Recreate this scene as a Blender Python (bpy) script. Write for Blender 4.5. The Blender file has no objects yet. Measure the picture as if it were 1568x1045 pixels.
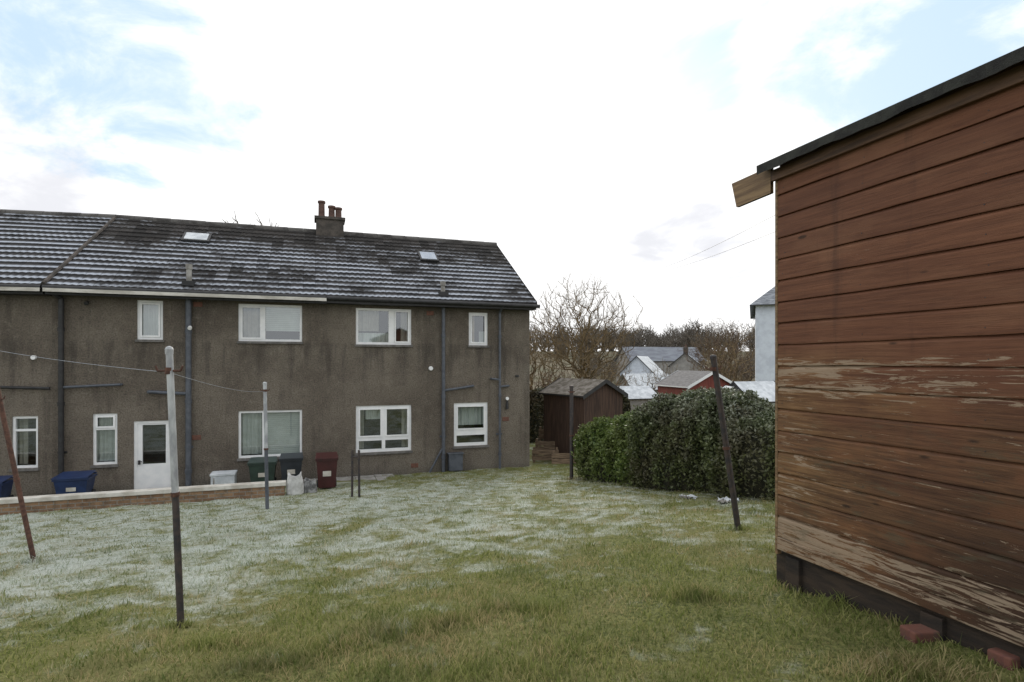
import bpy, math, random
import numpy as np
from mathutils import Vector, Matrix
random.seed(7); rng=np.random.default_rng(7)
S=bpy.context.scene
# ---------------------------------------------------------------- node helpers
def node(nt,t,ins=None,**props):
    n=nt.nodes.new(t)
    for k,v in props.items(): setattr(n,k,v)
    for k,v in (ins or {}).items():
        if isinstance(v,bpy.types.NodeSocket): nt.links.new(v,n.inputs[k])
        else: n.inputs[k].default_value=v
    return n
def M(nt,op,a,b=0.0,c=None,clamp=False):
    ins={0:a,1:b}
    if c is not None: ins[2]=c
    return node(nt,'ShaderNodeMath',ins,operation=op,use_clamp=clamp).outputs[0]
def col(c): return tuple(c)+((1.0,) if len(c)==3 else ())
def MIX(nt,f,a,b,mode='MIX'):
    a=a if isinstance(a,bpy.types.NodeSocket) else col(a)
    b=b if isinstance(b,bpy.types.NodeSocket) else col(b)
    n=node(nt,'ShaderNodeMix',data_type='RGBA',blend_type=mode)
    for i,v in ((0,f),(6,a),(7,b)):
        if isinstance(v,bpy.types.NodeSocket): nt.links.new(v,n.inputs[i])
        else: n.inputs[i].default_value=v
    return n.outputs[2]
def SS(nt,v,a,b,lo=0.0,hi=1.0):
    n=node(nt,'ShaderNodeMapRange',{0:v,1:a,2:b,3:lo,4:hi},interpolation_type='SMOOTHSTEP')
    return n.outputs[0]
def MAP(nt,v,scale=(1,1,1),loc=(0,0,0)):
    return node(nt,'ShaderNodeMapping',{0:v,1:loc,3:scale}).outputs[0]
def NO(nt,v,scale,detail=4.0,rough=0.55,dist=0.0):
    return node(nt,'ShaderNodeTexNoise',{'Vector':v,'Scale':scale,'Detail':detail,'Roughness':rough,'Distortion':dist}).outputs[0]
def newmat(name):
    m=bpy.data.materials.new(name); m.use_nodes=True
    nt=m.node_tree; b=nt.nodes['Principled BSDF']
    return m,nt,b
def setc(nt,b,c):
    if isinstance(c,bpy.types.NodeSocket): nt.links.new(c,b.inputs['Base Color'])
    else: b.inputs['Base Color'].default_value=col(c)
def bump(nt,b,h,strength=0.3,dist=0.02):
    n=node(nt,'ShaderNodeBump',{'Height':h,'Strength':strength,'Distance':dist})
    nt.links.new(n.outputs[0],b.inputs['Normal'])
def obj(nt): return node(nt,'ShaderNodeTexCoord').outputs['Object']
def gm(name,c1,c2,scale=3.0,stretch=(1,1,1),rough=0.7,bs=0.2,bscale=40,lo=0.35,hi=0.65,metal=0.0):
    m,nt,b=newmat(name); o=obj(nt); v=MAP(nt,o,stretch)
    f=SS(nt,NO(nt,v,scale,6,0.6),lo,hi)
    setc(nt,b,MIX(nt,f,c1,c2)); b.inputs['Roughness'].default_value=rough
    b.inputs['Metallic'].default_value=metal
    if bs: bump(nt,b,NO(nt,v,bscale,4,0.6),bs,0.01)
    return m
# ---------------------------------------------------------------- mesh builder
class MB:
    def __init__(s): s.v=[]; s.f=[]; s.m=[]; s.mats=[]
    def mi(s,mat):
        if mat not in s.mats: s.mats.append(mat)
        return s.mats.index(mat)
    def face(s,pts,mat):
        i=len(s.v); s.v+= [tuple(p) for p in pts]; s.f.append(tuple(range(i,i+len(pts)))); s.m.append(s.mi(mat))
    def box(s,x0,x1,y0,y1,z0,z1,mat):
        i=len(s.v)
        s.v+=[(x0,y0,z0),(x1,y0,z0),(x1,y1,z0),(x0,y1,z0),(x0,y0,z1),(x1,y0,z1),(x1,y1,z1),(x0,y1,z1)]
        for q in ((0,3,2,1),(4,5,6,7),(0,1,5,4),(1,2,6,5),(2,3,7,6),(3,0,4,7)):
            s.f.append(tuple(i+k for k in q)); s.m.append(s.mi(mat))
    def tube(s,p0,p1,r0,r1,mat,n=10,cap=True):
        p0=Vector(p0);p1=Vector(p1); d=(p1-p0).normalized()
        a=d.orthogonal().normalized(); b=d.cross(a); i=len(s.v); k=s.mi(mat)
        for p,r in ((p0,r0),(p1,r1)):
            for j in range(n):
                t=2*math.pi*j/n; s.v.append(tuple(p+a*r*math.cos(t)+b*r*math.sin(t)))
        for j in range(n):
            s.f.append((i+j,i+(j+1)%n,i+n+(j+1)%n,i+n+j)); s.m.append(k)
        if cap:
            s.f.append(tuple(i+j for j in range(n))[::-1]); s.m.append(k)
            s.f.append(tuple(i+n+j for j in range(n))); s.m.append(k)
    def lathe(s,c,prof,mat,n=16):
        i=len(s.v);k=s.mi(mat)
        for r,z in prof:
            for j in range(n):
                t=2*math.pi*j/n; s.v.append((c[0]+r*math.cos(t),c[1]+r*math.sin(t),c[2]+z))
        for a in range(len(prof)-1):
            for j in range(n):
                s.f.append((i+a*n+j,i+a*n+(j+1)%n,i+(a+1)*n+(j+1)%n,i+(a+1)*n+j)); s.m.append(k)
    def make(s,name,parent=None,smooth=False,bevel=0,loc=None,rot=None):
        me=bpy.data.meshes.new(name); me.from_pydata(s.v,[],s.f); 
        for m in s.mats: me.materials.append(m)
        me.polygons.foreach_set('material_index',s.m)
        if smooth: me.polygons.foreach_set('use_smooth',[True]*len(s.f))
        me.update(); o=bpy.data.objects.new(name,me); S.collection.objects.link(o)
        if parent: o.parent=parent
        if loc: o.location=loc
        if rot is not None: o.rotation_euler=(0,0,rot)
        if bevel:
            b=o.modifiers.new('b','BEVEL'); b.width=bevel; b.segments=2; b.limit_method='ANGLE'
        return o
def empty(name,loc,rot=0.0):
    e=bpy.data.objects.new(name,None); e.location=loc; e.rotation_euler=(0,0,rot); S.collection.objects.link(e); return e
def npmesh(name,v,f,mat,parent=None,rnd=None):
    me=bpy.data.meshes.new(name); k=f.shape[1]
    me.vertices.add(len(v)); me.vertices.foreach_set('co',v.astype(np.float32).ravel())
    me.loops.add(f.size); me.loops.foreach_set('vertex_index',f.astype(np.int32).ravel())
    me.polygons.add(len(f)); me.polygons.foreach_set('loop_start',np.arange(0,f.size,k,dtype=np.int32))
    me.materials.append(mat)
    if rnd is not None:
        a=me.attributes.new('rnd','FLOAT','POINT'); a.data.foreach_set('value',rnd.astype(np.float32))
    me.update(calc_edges=True); me.validate()
    o=bpy.data.objects.new(name,me); S.collection.objects.link(o)
    if parent: o.parent=parent
    return o
# ---------------------------------------------------------------- terrain height
SX=[-300,-20,0,2.5,4.5,6.9,9.5,12,13,15.5,20,40,100,170,300,900]
SZ=[3,-.6,-1.27,-1.41,-1.67,-2.0,-2.35,-2.65,-2.78,-3.03,-3.1,-3.7,-5.0,-2.0,8,12]
TH=math.radians(19.15)
def gz(x,y):
    s=-.328*x*np.where(np.abs(x)>25,25/np.maximum(np.abs(x),1e-6),1.0)+.944*y
    z=0
    for d in (-.5,0,.5): z=z+np.interp(s+d,SX,SZ)/3
    z=z+.018*np.sin(x*2.3+.7*np.sin(y*1.7))*np.cos(y*2.9+x)+.01*np.sin(x*6.1+y*4.3)
    return z
def gzf(x,y): return gz(np.array(float(x)),np.array(float(y))).item()
# ---------------------------------------------------------------- frost mask
def frost(nt,pos):
    s=node(nt,'ShaderNodeVectorMath',{0:pos,1:(-.328,.944,0)},operation='DOT_PRODUCT').outputs[1]
    big=NO(nt,MAP(nt,pos,(1,1,.3)),.6,3,.5)
    mid=NO(nt,MAP(nt,pos,(1,1,.3)),2.9,7,.66,.6)
    hf=NO(nt,MAP(nt,pos,(1,1,.3)),9.0,4,.6,.3)
    mid=M(nt,'ADD',mid,M(nt,'MULTIPLY',M(nt,'SUBTRACT',hf,.5),.30))
    s2=M(nt,'ADD',s,M(nt,'MULTIPLY',M(nt,'SUBTRACT',big,.5),3.6))
    up=SS(nt,s2,2.6,6.0); dn=SS(nt,s2,11.5,15.5,1.0,.5)
    sp=node(nt,'ShaderNodeSeparateXYZ',{0:pos}); sx,sy=sp.outputs[0],sp.outputs[1]
    lf=SS(nt,sx,-3.0,2.8,1.0,.58)
    amt=M(nt,'MULTIPLY',M(nt,'MULTIPLY',up,dn),lf)
    # trodden green strip
    ex=M(nt,'DIVIDE',M(nt,'SUBTRACT',M(nt,'ADD',sx,2.1),M(nt,'MULTIPLY',M(nt,'SUBTRACT',hf,.5),.8)),.30); ey=M(nt,'DIVIDE',M(nt,'SUBTRACT',sy,7.2),1.5)
    e2=M(nt,'ADD',M(nt,'MULTIPLY',ex,ex),M(nt,'MULTIPLY',ey,ey)); amt=M(nt,'MULTIPLY',amt,SS(nt,e2,.2,1.3,.45,1))
    thr=M(nt,'SUBTRACT',.72,M(nt,'MULTIPLY',amt,.27))
    d=M(nt,'SUBTRACT',mid,thr)
    return SS(nt,d,-.15,.17), mid, big, s
# ---------------------------------------------------------------- materials
def mat_ground():
    m,nt,b=newmat('lawn_soil'); pos=node(nt,'ShaderNodeNewGeometry').outputs['Position']
    fr,mid,big,s=frost(nt,pos)
    fine=NO(nt,pos,38,5,.7)
    g=MIX(nt,SS(nt,fine,.3,.7),(.050,.064,.020),(.20,.205,.075))
    g=MIX(nt,SS(nt,NO(nt,pos,1.1,4,.6),.4,.65,0,.6),g,(.18,.17,.07),'MIX')
    frf=M(nt,'MULTIPLY',fr,SS(nt,fine,.28,.60,.35,1))
    c=MIX(nt,M(nt,'MULTIPLY',frf,.75),g,(.52,.56,.545))
    far=SS(nt,s,22,60)
    fc=MIX(nt,SS(nt,NO(nt,pos,.03,4,.6),.4,.6),(.09,.09,.055),(.13,.11,.075))
    c=MIX(nt,far,c,fc)
    setc(nt,b,c); b.inputs['Roughness'].default_value=.95; b.inputs['Specular IOR Level'].default_value=.1
    bump(nt,b,fine,.7,.03); return m
def mat_blade():
    m,nt,b=newmat('grass_blades'); pos=node(nt,'ShaderNodeNewGeometry').outputs['Position']
    fr,mid,big,s=frost(nt,pos)
    r=node(nt,'ShaderNodeAttribute',attribute_name='rnd').outputs['Fac']
    g=MIX(nt,r,(.115,.150,.036),(.32,.335,.120))
    dry=SS(nt,M(nt,'ADD',NO(nt,pos,1.3,5,.65),M(nt,'MULTIPLY',r,.24)),.56,.82)
    g=MIX(nt,dry,g,(.40,.33,.18))
    dk=SS(nt,NO(nt,pos,2.4,4,.6),.50,.68,0,.6); g=MIX(nt,dk,g,(.062,.098,.026))
    ff=M(nt,'MULTIPLY',fr,SS(nt,r,.0,.7,.30,.85))
    c=MIX(nt,ff,g,(.64,.69,.665))
    setc(nt,b,c); b.inputs['Roughness'].default_value=.8; b.inputs['Specular IOR Level'].default_value=.15
    tr=node(nt,'ShaderNodeBsdfTranslucent',{0:c}); mx=node(nt,'ShaderNodeMixShader',{0:.4})
    nt.links.new(b.outputs[0],mx.inputs[1]); nt.links.new(tr.outputs[0],mx.inputs[2])
    nt.links.new(mx.outputs[0],nt.nodes['Material Output'].inputs[0]); return m
def mat_render():
    m,nt,b=newmat('roughcast_render'); o=obj(nt)
    big=NO(nt,o,.55,5,.6); st=NO(nt,MAP(nt,o,(2.2,2.2,.30)),1.4,5,.6); fine=NO(nt,o,30,3,.8); sp=NO(nt,o,5,7,.78)
    c=MIX(nt,SS(nt,big,.35,.65),(.138,.114,.090),(.220,.188,.150))
    c=MIX(nt,SS(nt,st,.50,.72,0,.7),c,(.090,.075,.060))
    c=MIX(nt,SS(nt,sp,.50,.70,0,.65),c,(.28,.245,.20))
    c=MIX(nt,SS(nt,sp,.32,.46,.6,0),c,(.080,.068,.055))
    z=node(nt,'ShaderNodeSeparateXYZ',{0:o}).outputs[2]
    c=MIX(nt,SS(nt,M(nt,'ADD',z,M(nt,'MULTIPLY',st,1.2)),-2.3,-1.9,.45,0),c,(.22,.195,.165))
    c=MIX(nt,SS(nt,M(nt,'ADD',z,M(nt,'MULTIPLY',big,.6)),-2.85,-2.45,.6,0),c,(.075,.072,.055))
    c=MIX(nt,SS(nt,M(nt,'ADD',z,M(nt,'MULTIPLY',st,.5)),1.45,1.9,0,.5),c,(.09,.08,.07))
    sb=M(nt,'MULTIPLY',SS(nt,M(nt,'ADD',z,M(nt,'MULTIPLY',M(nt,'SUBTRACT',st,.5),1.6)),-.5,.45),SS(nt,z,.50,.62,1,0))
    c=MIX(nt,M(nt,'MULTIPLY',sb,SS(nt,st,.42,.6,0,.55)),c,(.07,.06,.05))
    c=MIX(nt,SS(nt,fine,.35,.55,.6,0),c,(.045,.038,.03))
    c=MIX(nt,SS(nt,fine,.58,.72,0,.5),c,(.36,.32,.275))
    setc(nt,b,c); b.inputs['Roughness'].default_value=.95; bump(nt,b,fine,1.0,.05); return m
def mat_roof(name,extra=0.0):
    m,nt,b=newmat(name); o=obj(nt)
    sep=node(nt,'ShaderNodeSeparateXYZ',{0:o}); x,y=sep.outputs[0],sep.outputs[1]
    v=M(nt,'FRACT',M(nt,'DIVIDE',M(nt,'ADD',y,.35),.2469))
    u=M(nt,'DIVIDE',x,.30)
    row=M(nt,'FLOOR',M(nt,'DIVIDE',M(nt,'ADD',y,.35),.2469))
    cell=node(nt,'ShaderNodeCombineXYZ',{0:M(nt,'FLOOR',u),1:row}).outputs[0]
    wn=node(nt,'ShaderNodeTexWhiteNoise',{0:cell},noise_dimensions='3D').outputs[0]
    base=MIX(nt,wn,(.016,.015,.015),(.040,.036,.034))
    base=MIX(nt,SS(nt,NO(nt,o,14,5,.7),.55,.7,0,.5),base,(.07,.066,.052))
    n1=NO(nt,MAP(nt,o,(.45,.7,.7)),1.0,4,.55); n2=NO(nt,o,8,5,.7)
    lower=SS(nt,y,1.2,3.2,.34,-.14)
    amt=M(nt,'ADD',M(nt,'ADD',lower,extra),M(nt,'MULTIPLY',M(nt,'SUBTRACT',n1,.5),1.6))
    amt=M(nt,'ADD',amt,M(nt,'MULTIPLY',M(nt,'SUBTRACT',n2,.5),1.0))
    amt=M(nt,'ADD',amt,M(nt,'MULTIPLY',M(nt,'SUBTRACT',wn,.5),.25))
    band=M(nt,'MULTIPLY',SS(nt,v,.05,.14),SS(nt,v,.34,.75,1,.05))
    f=M(nt,'MULTIPLY',SS(nt,amt,-.1,.5),band)
    c=MIX(nt,M(nt,'MULTIPLY',f,.85),base,(.43,.47,.54))
    uf=M(nt,'FRACT',u); seam=SS(nt,uf,.0,.07,.65,0)
    c=MIX(nt,seam,c,(.012,.012,.012))
    setc(nt,b,c); b.inputs['Roughness'].default_value=.9; b.inputs['Specular IOR Level'].default_value=.2; bump(nt,b,n2,.3,.01); return m
def mat_shed():
    m,nt,b=newmat('shed_cladding'); o=obj(nt)
    sep=node(nt,'ShaderNodeSeparateXYZ',{0:o}); y,z=sep.outputs[1],sep.outputs[2]
    bi=M(nt,'FLOOR',M(nt,'DIVIDE',M(nt,'ADD',z,1.15),.1425))
    wn=node(nt,'ShaderNodeTexWhiteNoise',{1:bi},noise_dimensions='1D').outputs[0]
    off=node(nt,'ShaderNodeCombineXYZ',{0:M(nt,'MULTIPLY',wn,9),1:M(nt,'MULTIPLY',wn,17)}).outputs[0]
    ov=node(nt,'ShaderNodeVectorMath',{0:o,1:off},operation='ADD').outputs[0]
    grain=NO(nt,MAP(nt,ov,(1,1.1,22)),2.2,7,.68,.6)
    gr2=NO(nt,MAP(nt,ov,(1,2.5,90)),2.0,4,.7,.2)
    blot=NO(nt,MAP(nt,ov,(1,1,2.5)),1.6,5,.6)
    cont=NO(nt,o,1.3,5,.62)
    c=MIX(nt,SS(nt,grain,.25,.75),(.094,.038,.021),(.180,.078,.042))
    c=MIX(nt,SS(nt,blot,.45,.70,0,.55),c,(.225,.112,.062))
    c=MIX(nt,SS(nt,wn,.0,1.0,.0,.35),c,(.080,.033,.020))
    # old dark runs
    run=NO(nt,MAP(nt,o,(1,5,.5)),1.5,4,.6); c=MIX(nt,SS(nt,run,.56,.72,0,.4),c,(.045,.022,.016))
    low=SS(nt,M(nt,'ADD',z,M(nt,'MULTIPLY',M(nt,'SUBTRACT',cont,.5),1.8)),-.80,.02,1,0)
    lowc=MIX(nt,SS(nt,grain,.3,.7),(.040,.023,.014),(.135,.074,.036))
    lowc=MIX(nt,SS(nt,blot,.48,.62,0,.65),lowc,(.17,.070,.030))
    c=MIX(nt,M(nt,'MULTIPLY',low,.72),c,lowc)
    och=M(nt,'MULTIPLY',SS(nt,M(nt,'ADD',y,M(nt,'MULTIPLY',M(nt,'SUBTRACT',blot,.5),2.2)),-1.0,-.05),SS(nt,z,-.05,.15,1,0))
    c=MIX(nt,M(nt,'MULTIPLY',och,M(nt,'ADD',.18,M(nt,'MULTIPLY',wn,.40))),c,MIX(nt,SS(nt,grain,.3,.7),(.10,.055,.022),(.30,.185,.085)))
    c=MIX(nt,M(nt,'MULTIPLY',SS(nt,z,-.35,-1.1),SS(nt,y,-.4,-1.4,0,.75)),c,(.022,.014,.010))  # lens vignette painted into the colour: low near end darkened
    pn=NO(nt,MAP(nt,ov,(1,1.6,20)),2.0,7,.74,.9)
    b1=M(nt,'MULTIPLY',SS(nt,z,-.26,-.14),SS(nt,z,.0,.08,1,0))
    bs=M(nt,'ADD',M(nt,'MULTIPLY',b1,.125),M(nt,'MULTIPLY',och,.075))
    bs=M(nt,'ADD',bs,M(nt,'MULTIPLY',SS(nt,z,-1.1,-.95,1,0),.12))
    bs=M(nt,'ADD',bs,M(nt,'MULTIPLY',low,.05))
    pf=SS(nt,M(nt,'ADD',pn,bs),.665,.70)
    c=MIX(nt,M(nt,'MULTIPLY',pf,.75),c,MIX(nt,gr2,(.22,.155,.10),(.44,.36,.27)))
    # grey-green algae low down
    c=MIX(nt,M(nt,'MULTIPLY',low,SS(nt,NO(nt,MAP(nt,ov,(1,2,8)),2.5,5,.7),.52,.68,0,.5)),c,(.075,.070,.045))
    c=MIX(nt,SS(nt,gr2,.58,.72,0,.45),c,(.03,.016,.011))
    vo=node(nt,'ShaderNodeTexVoronoi',{'Vector':MAP(nt,ov,(0,2.2,7)),'Scale':1.0}).outputs['Distance']
    c=MIX(nt,SS(nt,vo,.05,.10,.8,0),c,(.02,.012,.008))
    setc(nt,b,c); b.inputs['Roughness'].default_value=.68; b.inputs['Specular IOR Level'].default_value=.25
    bump(nt,b,M(nt,'ADD',M(nt,'ADD',grain,gr2),M(nt,'MULTIPLY',pf,-.5)),.4,.006); return m
def mat_leaf(name,c1,c2,c3=None,tr=.25,rough=.5):
    m,nt,b=newmat(name); r=node(nt,'ShaderNodeAttribute',attribute_name='rnd').outputs['Fac']
    pos=node(nt,'ShaderNodeNewGeometry').outputs['Position']
    c=MIX(nt,r,c1,c2)
    c=MIX(nt,SS(nt,NO(nt,pos,1.6,4,.6),.42,.66,0,.8),c,c3 or c1)
    z=node(nt,'ShaderNodeSeparateXYZ',{0:pos}).outputs[2]
    fz=M(nt,'MULTIPLY',SS(nt,M(nt,'ADD',z,M(nt,'MULTIPLY',NO(nt,pos,2.2,4,.6),.8)),-.85,-.15),SS(nt,r,.3,1,0,.6))
    c=MIX(nt,fz,c,(.32,.35,.31))
    setc(nt,b,c); b.inputs['Roughness'].default_value=rough
    t=node(nt,'ShaderNodeBsdfTranslucent',{0:c}); mx=node(nt,'ShaderNodeMixShader',{0:tr})
    nt.links.new(b.outputs[0],mx.inputs[1]); nt.links.new(t.outputs[0],mx.inputs[2])
    nt.links.new(mx.outputs[0],nt.nodes['Material Output'].inputs[0]); return m
def mat_glass():
    m=bpy.data.materials.new('window_glass'); m.use_nodes=True; nt=m.node_tree; nt.nodes.clear()
    out=node(nt,'ShaderNodeOutputMaterial'); g=node(nt,'ShaderNodeBsdfGlossy',{'Color':(.9,.95,1,1),'Roughness':.03})
    t=node(nt,'ShaderNodeBsdfTransparent',{0:(.8,.84,.82,1)}); mx=node(nt,'ShaderNodeMixShader',{0:.16})
    nt.links.new(t.outputs[0],mx.inputs[1]); nt.links.new(g.outputs[0],mx.inputs[2]); nt.links.new(mx.outputs[0],out.inputs[0]); return m
def mat_brick(name,c1,c2,mortar,scale=1.0):
    m,nt,b=newmat(name); o=obj(nt); sep=node(nt,'ShaderNodeSeparateXYZ',{0:o})
    v=node(nt,'ShaderNodeCombineXYZ',{0:M(nt,'ADD',sep.outputs[0],sep.outputs[1]),1:sep.outputs[2]}).outputs[0]
    t=node(nt,'ShaderNodeTexBrick',{'Vector':v,'Color1':col(c1),'Color2':col(c2),'Mortar':col(mortar),'Scale':scale,'Mortar Size':.008,'Brick Width':.225,'Row Height':.075})
    c=MIX(nt,SS(nt,NO(nt,o,12,5,.7),.4,.7,0,.6),t.outputs[0],(.05,.05,.04))
    setc(nt,b,c); b.inputs['Roughness'].default_value=.9; bump(nt,b,NO(nt,o,50,3,.6),.4,.01); return m
RENDER=mat_render(); ROOF=mat_roof('roof_tiles_frosted'); ROOF2=mat_roof('roof_tiles_frosted_b',.40); GLASS=mat_glass()
UPVC=gm('white_upvc',(.72,.73,.74),(.80,.80,.80),5,rough=.35,bs=.02)
FASW=gm('cream_fascia',(.36,.34,.30),(.60,.58,.54),6,(.3,1,1),rough=.6,bs=.1)
BLK=gm('black_plastic',(.010,.010,.011),(.024,.024,.026),8,rough=.55,bs=.05)
PIPE=gm('grey_painted_pipe',(.055,.063,.078),(.09,.10,.12),8,rough=.5,bs=.1)
CONC=gm('concrete',(.20,.19,.175),(.34,.33,.31),5,rough=.9,bs=.4,bscale=60)
SILL=gm('stone_sill',(.10,.095,.09),(.17,.16,.15),8,rough=.9,bs=.4,bscale=60)
CURT=gm('curtain_cloth',(.34,.31,.27),(.46,.43,.38),3,rough=.9,bs=.1)
NET=gm('net_blind',(.46,.48,.46),(.56,.58,.56),2,rough=.9,bs=0)
TANC=gm('tan_curtain',(.30,.22,.13),(.42,.32,.20),3,rough=.9,bs=.1)
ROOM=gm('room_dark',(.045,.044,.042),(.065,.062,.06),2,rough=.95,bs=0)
CHIM=gm('chimney_render',(.05,.045,.04),(.10,.085,.075),5,rough=.95,bs=.5,bscale=50)
POT=gm('clay_pot',(.07,.038,.03),(.12,.065,.05),6,rough=.8,bs=.2)
TERR=gm('terracotta_vent',(.11,.05,.035),(.17,.075,.05),12,rough=.8,bs=.2)
RUST=gm('rusty_steel',(.05,.022,.015),(.11,.05,.032),30,rough=.8,bs=.4,bscale=120)
GALV=gm('galvanised_paint',(.26,.27,.29),(.46,.48,.49),14,(1,1,.4),rough=.5,bs=.1)
DKST=gm('dark_steel',(.020,.020,.024),(.055,.04,.035),20,rough=.6,bs=.3,bscale=90)
BWALL=mat_brick('garden_wall_brick',(.20,.11,.06),(.30,.19,.11),(.24,.22,.19))
CREAM=gm('cream_coping',(.42,.39,.34),(.62,.60,.55),4,rough=.8,bs=.2)
FROSTW=gm('frosted_surface',(.42,.45,.48),(.62,.65,.68),4,rough=.8,bs=.2)
SKYL=gm('rooflight_glass',(.20,.25,.32),(.34,.39,.46),3,rough=.25,bs=0)

# ---------------------------------------------------------------- ground sheet
def axis(a,b,st,far,g=1.18):
    c=list(np.arange(a,b+1e-6,st)); d=st
    up=[];p=b
    while p<far: d*=g; p+=d; up.append(p)
    d=st;dn=[];p=a
    while p>-far: d*=g; p-=d; dn.append(p)
    return np.array(dn[::-1]+c+up)
gx=axis(-13,9,.16,900); gy=axis(0,17,.16,1000)
X,Y=np.meshgrid(gx,gy); Z=gz(X,Y)
v=np.stack([X.ravel(),Y.ravel(),Z.ravel()],1); nx=len(gx); ny=len(gy)
i=(np.arange(ny-1)[:,None]*nx+np.arange(nx-1)[None,:]).ravel()
f=np.stack([i,i+1,i+1+nx,i+nx],1)
GM=mat_ground(); g=npmesh('ground',v,f,GM); g.data.polygons.foreach_set('use_smooth',[True]*len(f))

# ---------------------------------------------------------------- grass blades
def to_local(px,py,ox,oy):
    dx=px-ox;dy=py-oy; return dx*.944+dy*.328, -dx*.328+dy*.944
CX,CY=.52,16.82; SHX,SHY=1.79,3.8
def blades(n,r0,r1,h0,h1,w,power=1.0,spots=None):
    if spots is None:
        r=r0*(r1/r0)**(rng.random(n)**power); th=rng.uniform(-1.25,1.25,n)
        x=r*np.sin(th); y=r*np.cos(th)
    else:
        k=rng.integers(0,len(spots),n); sp=np.array(spots); x=sp[k,0]+rng.normal(0,1,n)*sp[k,2]; y=sp[k,1]+rng.normal(0,1,n)*sp[k,2]*.5; r=np.hypot(x,y)
    hx,hy=to_local(x,y,CX,CY); sx,sy=to_local(x,y,SHX,SHY)
    keep=(hy<-.15)|((hx>.1)&(hy<3)); keep&=~((hx<-6.6)&(hy>-3.0)); keep&=~((hx<-4.3)&(hy>-1.3))
    keep&=~((sx>.02)&(sy<.03)&(sy>-3.2)); keep&=(y>.3)
    x=x[keep];y=y[keep];r=r[keep];n=len(x); z=gz(x,y)-.004
    clump=.5+.5*np.sin(x*5.1+2*np.sin(y*3.3))*np.sin(y*4.7+1.5*np.sin(x*2.9))
    h=rng.uniform(h0,h1,n)*(.6+.7*clump); ww=w*(1+r*.28)*rng.uniform(.7,1.3,n)
    a=rng.uniform(0,6.283,n); ca=np.cos(a)*ww; sa=np.sin(a)*ww
    l=rng.uniform(.2,1.1,n)*h; b=rng.uniform(0,6.283,n); lx=np.cos(b)*l; ly=np.sin(b)*l
    V=np.empty((n,5,3))
    V[:,0]=np.stack([x-ca,y-sa,z],1); V[:,1]=np.stack([x+ca,y+sa,z],1)
    V[:,2]=np.stack([x+ca*.7+lx*.35,y+sa*.7+ly*.35,z+h*.6],1); V[:,3]=np.stack([x-ca*.7+lx*.35,y-sa*.7+ly*.35,z+h*.6],1)
    V[:,4]=np.stack([x+lx,y+ly,z+h],1)
    base=np.arange(n)*5
    F=np.concatenate([np.stack([base,base+1,base+2],1),np.stack([base,base+2,base+3],1),np.stack([base+3,base+2,base+4],1)])
    return V.reshape(-1,3),F,np.repeat(rng.random(n),5)
BL=mat_blade()
parts=[blades(215000,1.5,17,.018,.048,.0016),blades(2400,2.2,9,.05,.10,.0014),
 blades(4200,0,0,.04,.085,.0013,1,[(-.95,3.0,.20),(-.6,3.15,.18),(-1.25,2.85,.17),(-.35,3.3,.14),(-1.6,3.1,.14),(.1,3.5,.16),(1.2,3.6,.14),(1.7,2.5,.14),(-.1,2.6,.18)]),
 blades(800,0,0,.04,.085,.0016,1,[(1.85,3.7,.10),(1.98,3.35,.08),(2.12,3.0,.06),(-4.79,5.7,.06),(-2.0,3.43,.05),(2.35,5.9,.06),(1.35,12.9,.1)])]
VV=[];FF=[];RR=[];o_=0
for V_,F_,R_ in parts: VV.append(V_);FF.append(F_+o_);RR.append(R_);o_+=len(V_)
npmesh('lawn_grass',np.concatenate(VV),np.concatenate(FF),BL,rnd=np.concatenate(RR))

# ---------------------------------------------------------------- house
def wall_openings(mb,x0,x1,z0,z1,ops,mat,y=0.0,rev=.16):
    xs=sorted({x0,x1,*[o[0] for o in ops],*[o[1] for o in ops]}); zs=sorted({z0,z1,*[o[2] for o in ops],*[o[3] for o in ops]})
    for a,b in zip(xs,xs[1:]):
        for c,d in zip(zs,zs[1:]):
            mx,mz=(a+b)/2,(c+d)/2
            if any(o[0]<mx<o[1] and o[2]<mz<o[3] for o in ops): continue
            mb.face([(a,y,c),(b,y,c),(b,y,d),(a,y,d)],mat)
    for a,b,c,d in ops:
        mb.face([(a,y,c),(a,y,d),(a,y+rev,d),(a,y+rev,c)],mat); mb.face([(b,y,c),(b,y+rev,c),(b,y+rev,d),(b,y,d)],mat)
        mb.face([(a,y,d),(b,y,d),(b,y+rev,d),(a,y+rev,d)],mat); mb.face([(a,y,c),(a,y+rev,c),(b,y+rev,c),(b,y,c)],mat)
def curtain(mb,x0,x1,z0,z1,mat,y=.24,amp=.02,per=.11):
    n=max(4,int((x1-x0)/.02)); k=mb.mi(mat); i=len(mb.v)
    for j in range(n+1):
        x=x0+(x1-x0)*j/n; yy=y+amp*math.sin(x*6.283/per)+amp*.5*math.sin(x*23)
        mb.v+=[(x,yy,z0),(x,yy,z1)]
    for j in range(n): mb.f.append((i+2*j,i+2*j+2,i+2*j+3,i+2*j+1)); mb.m.append(k)
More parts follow.
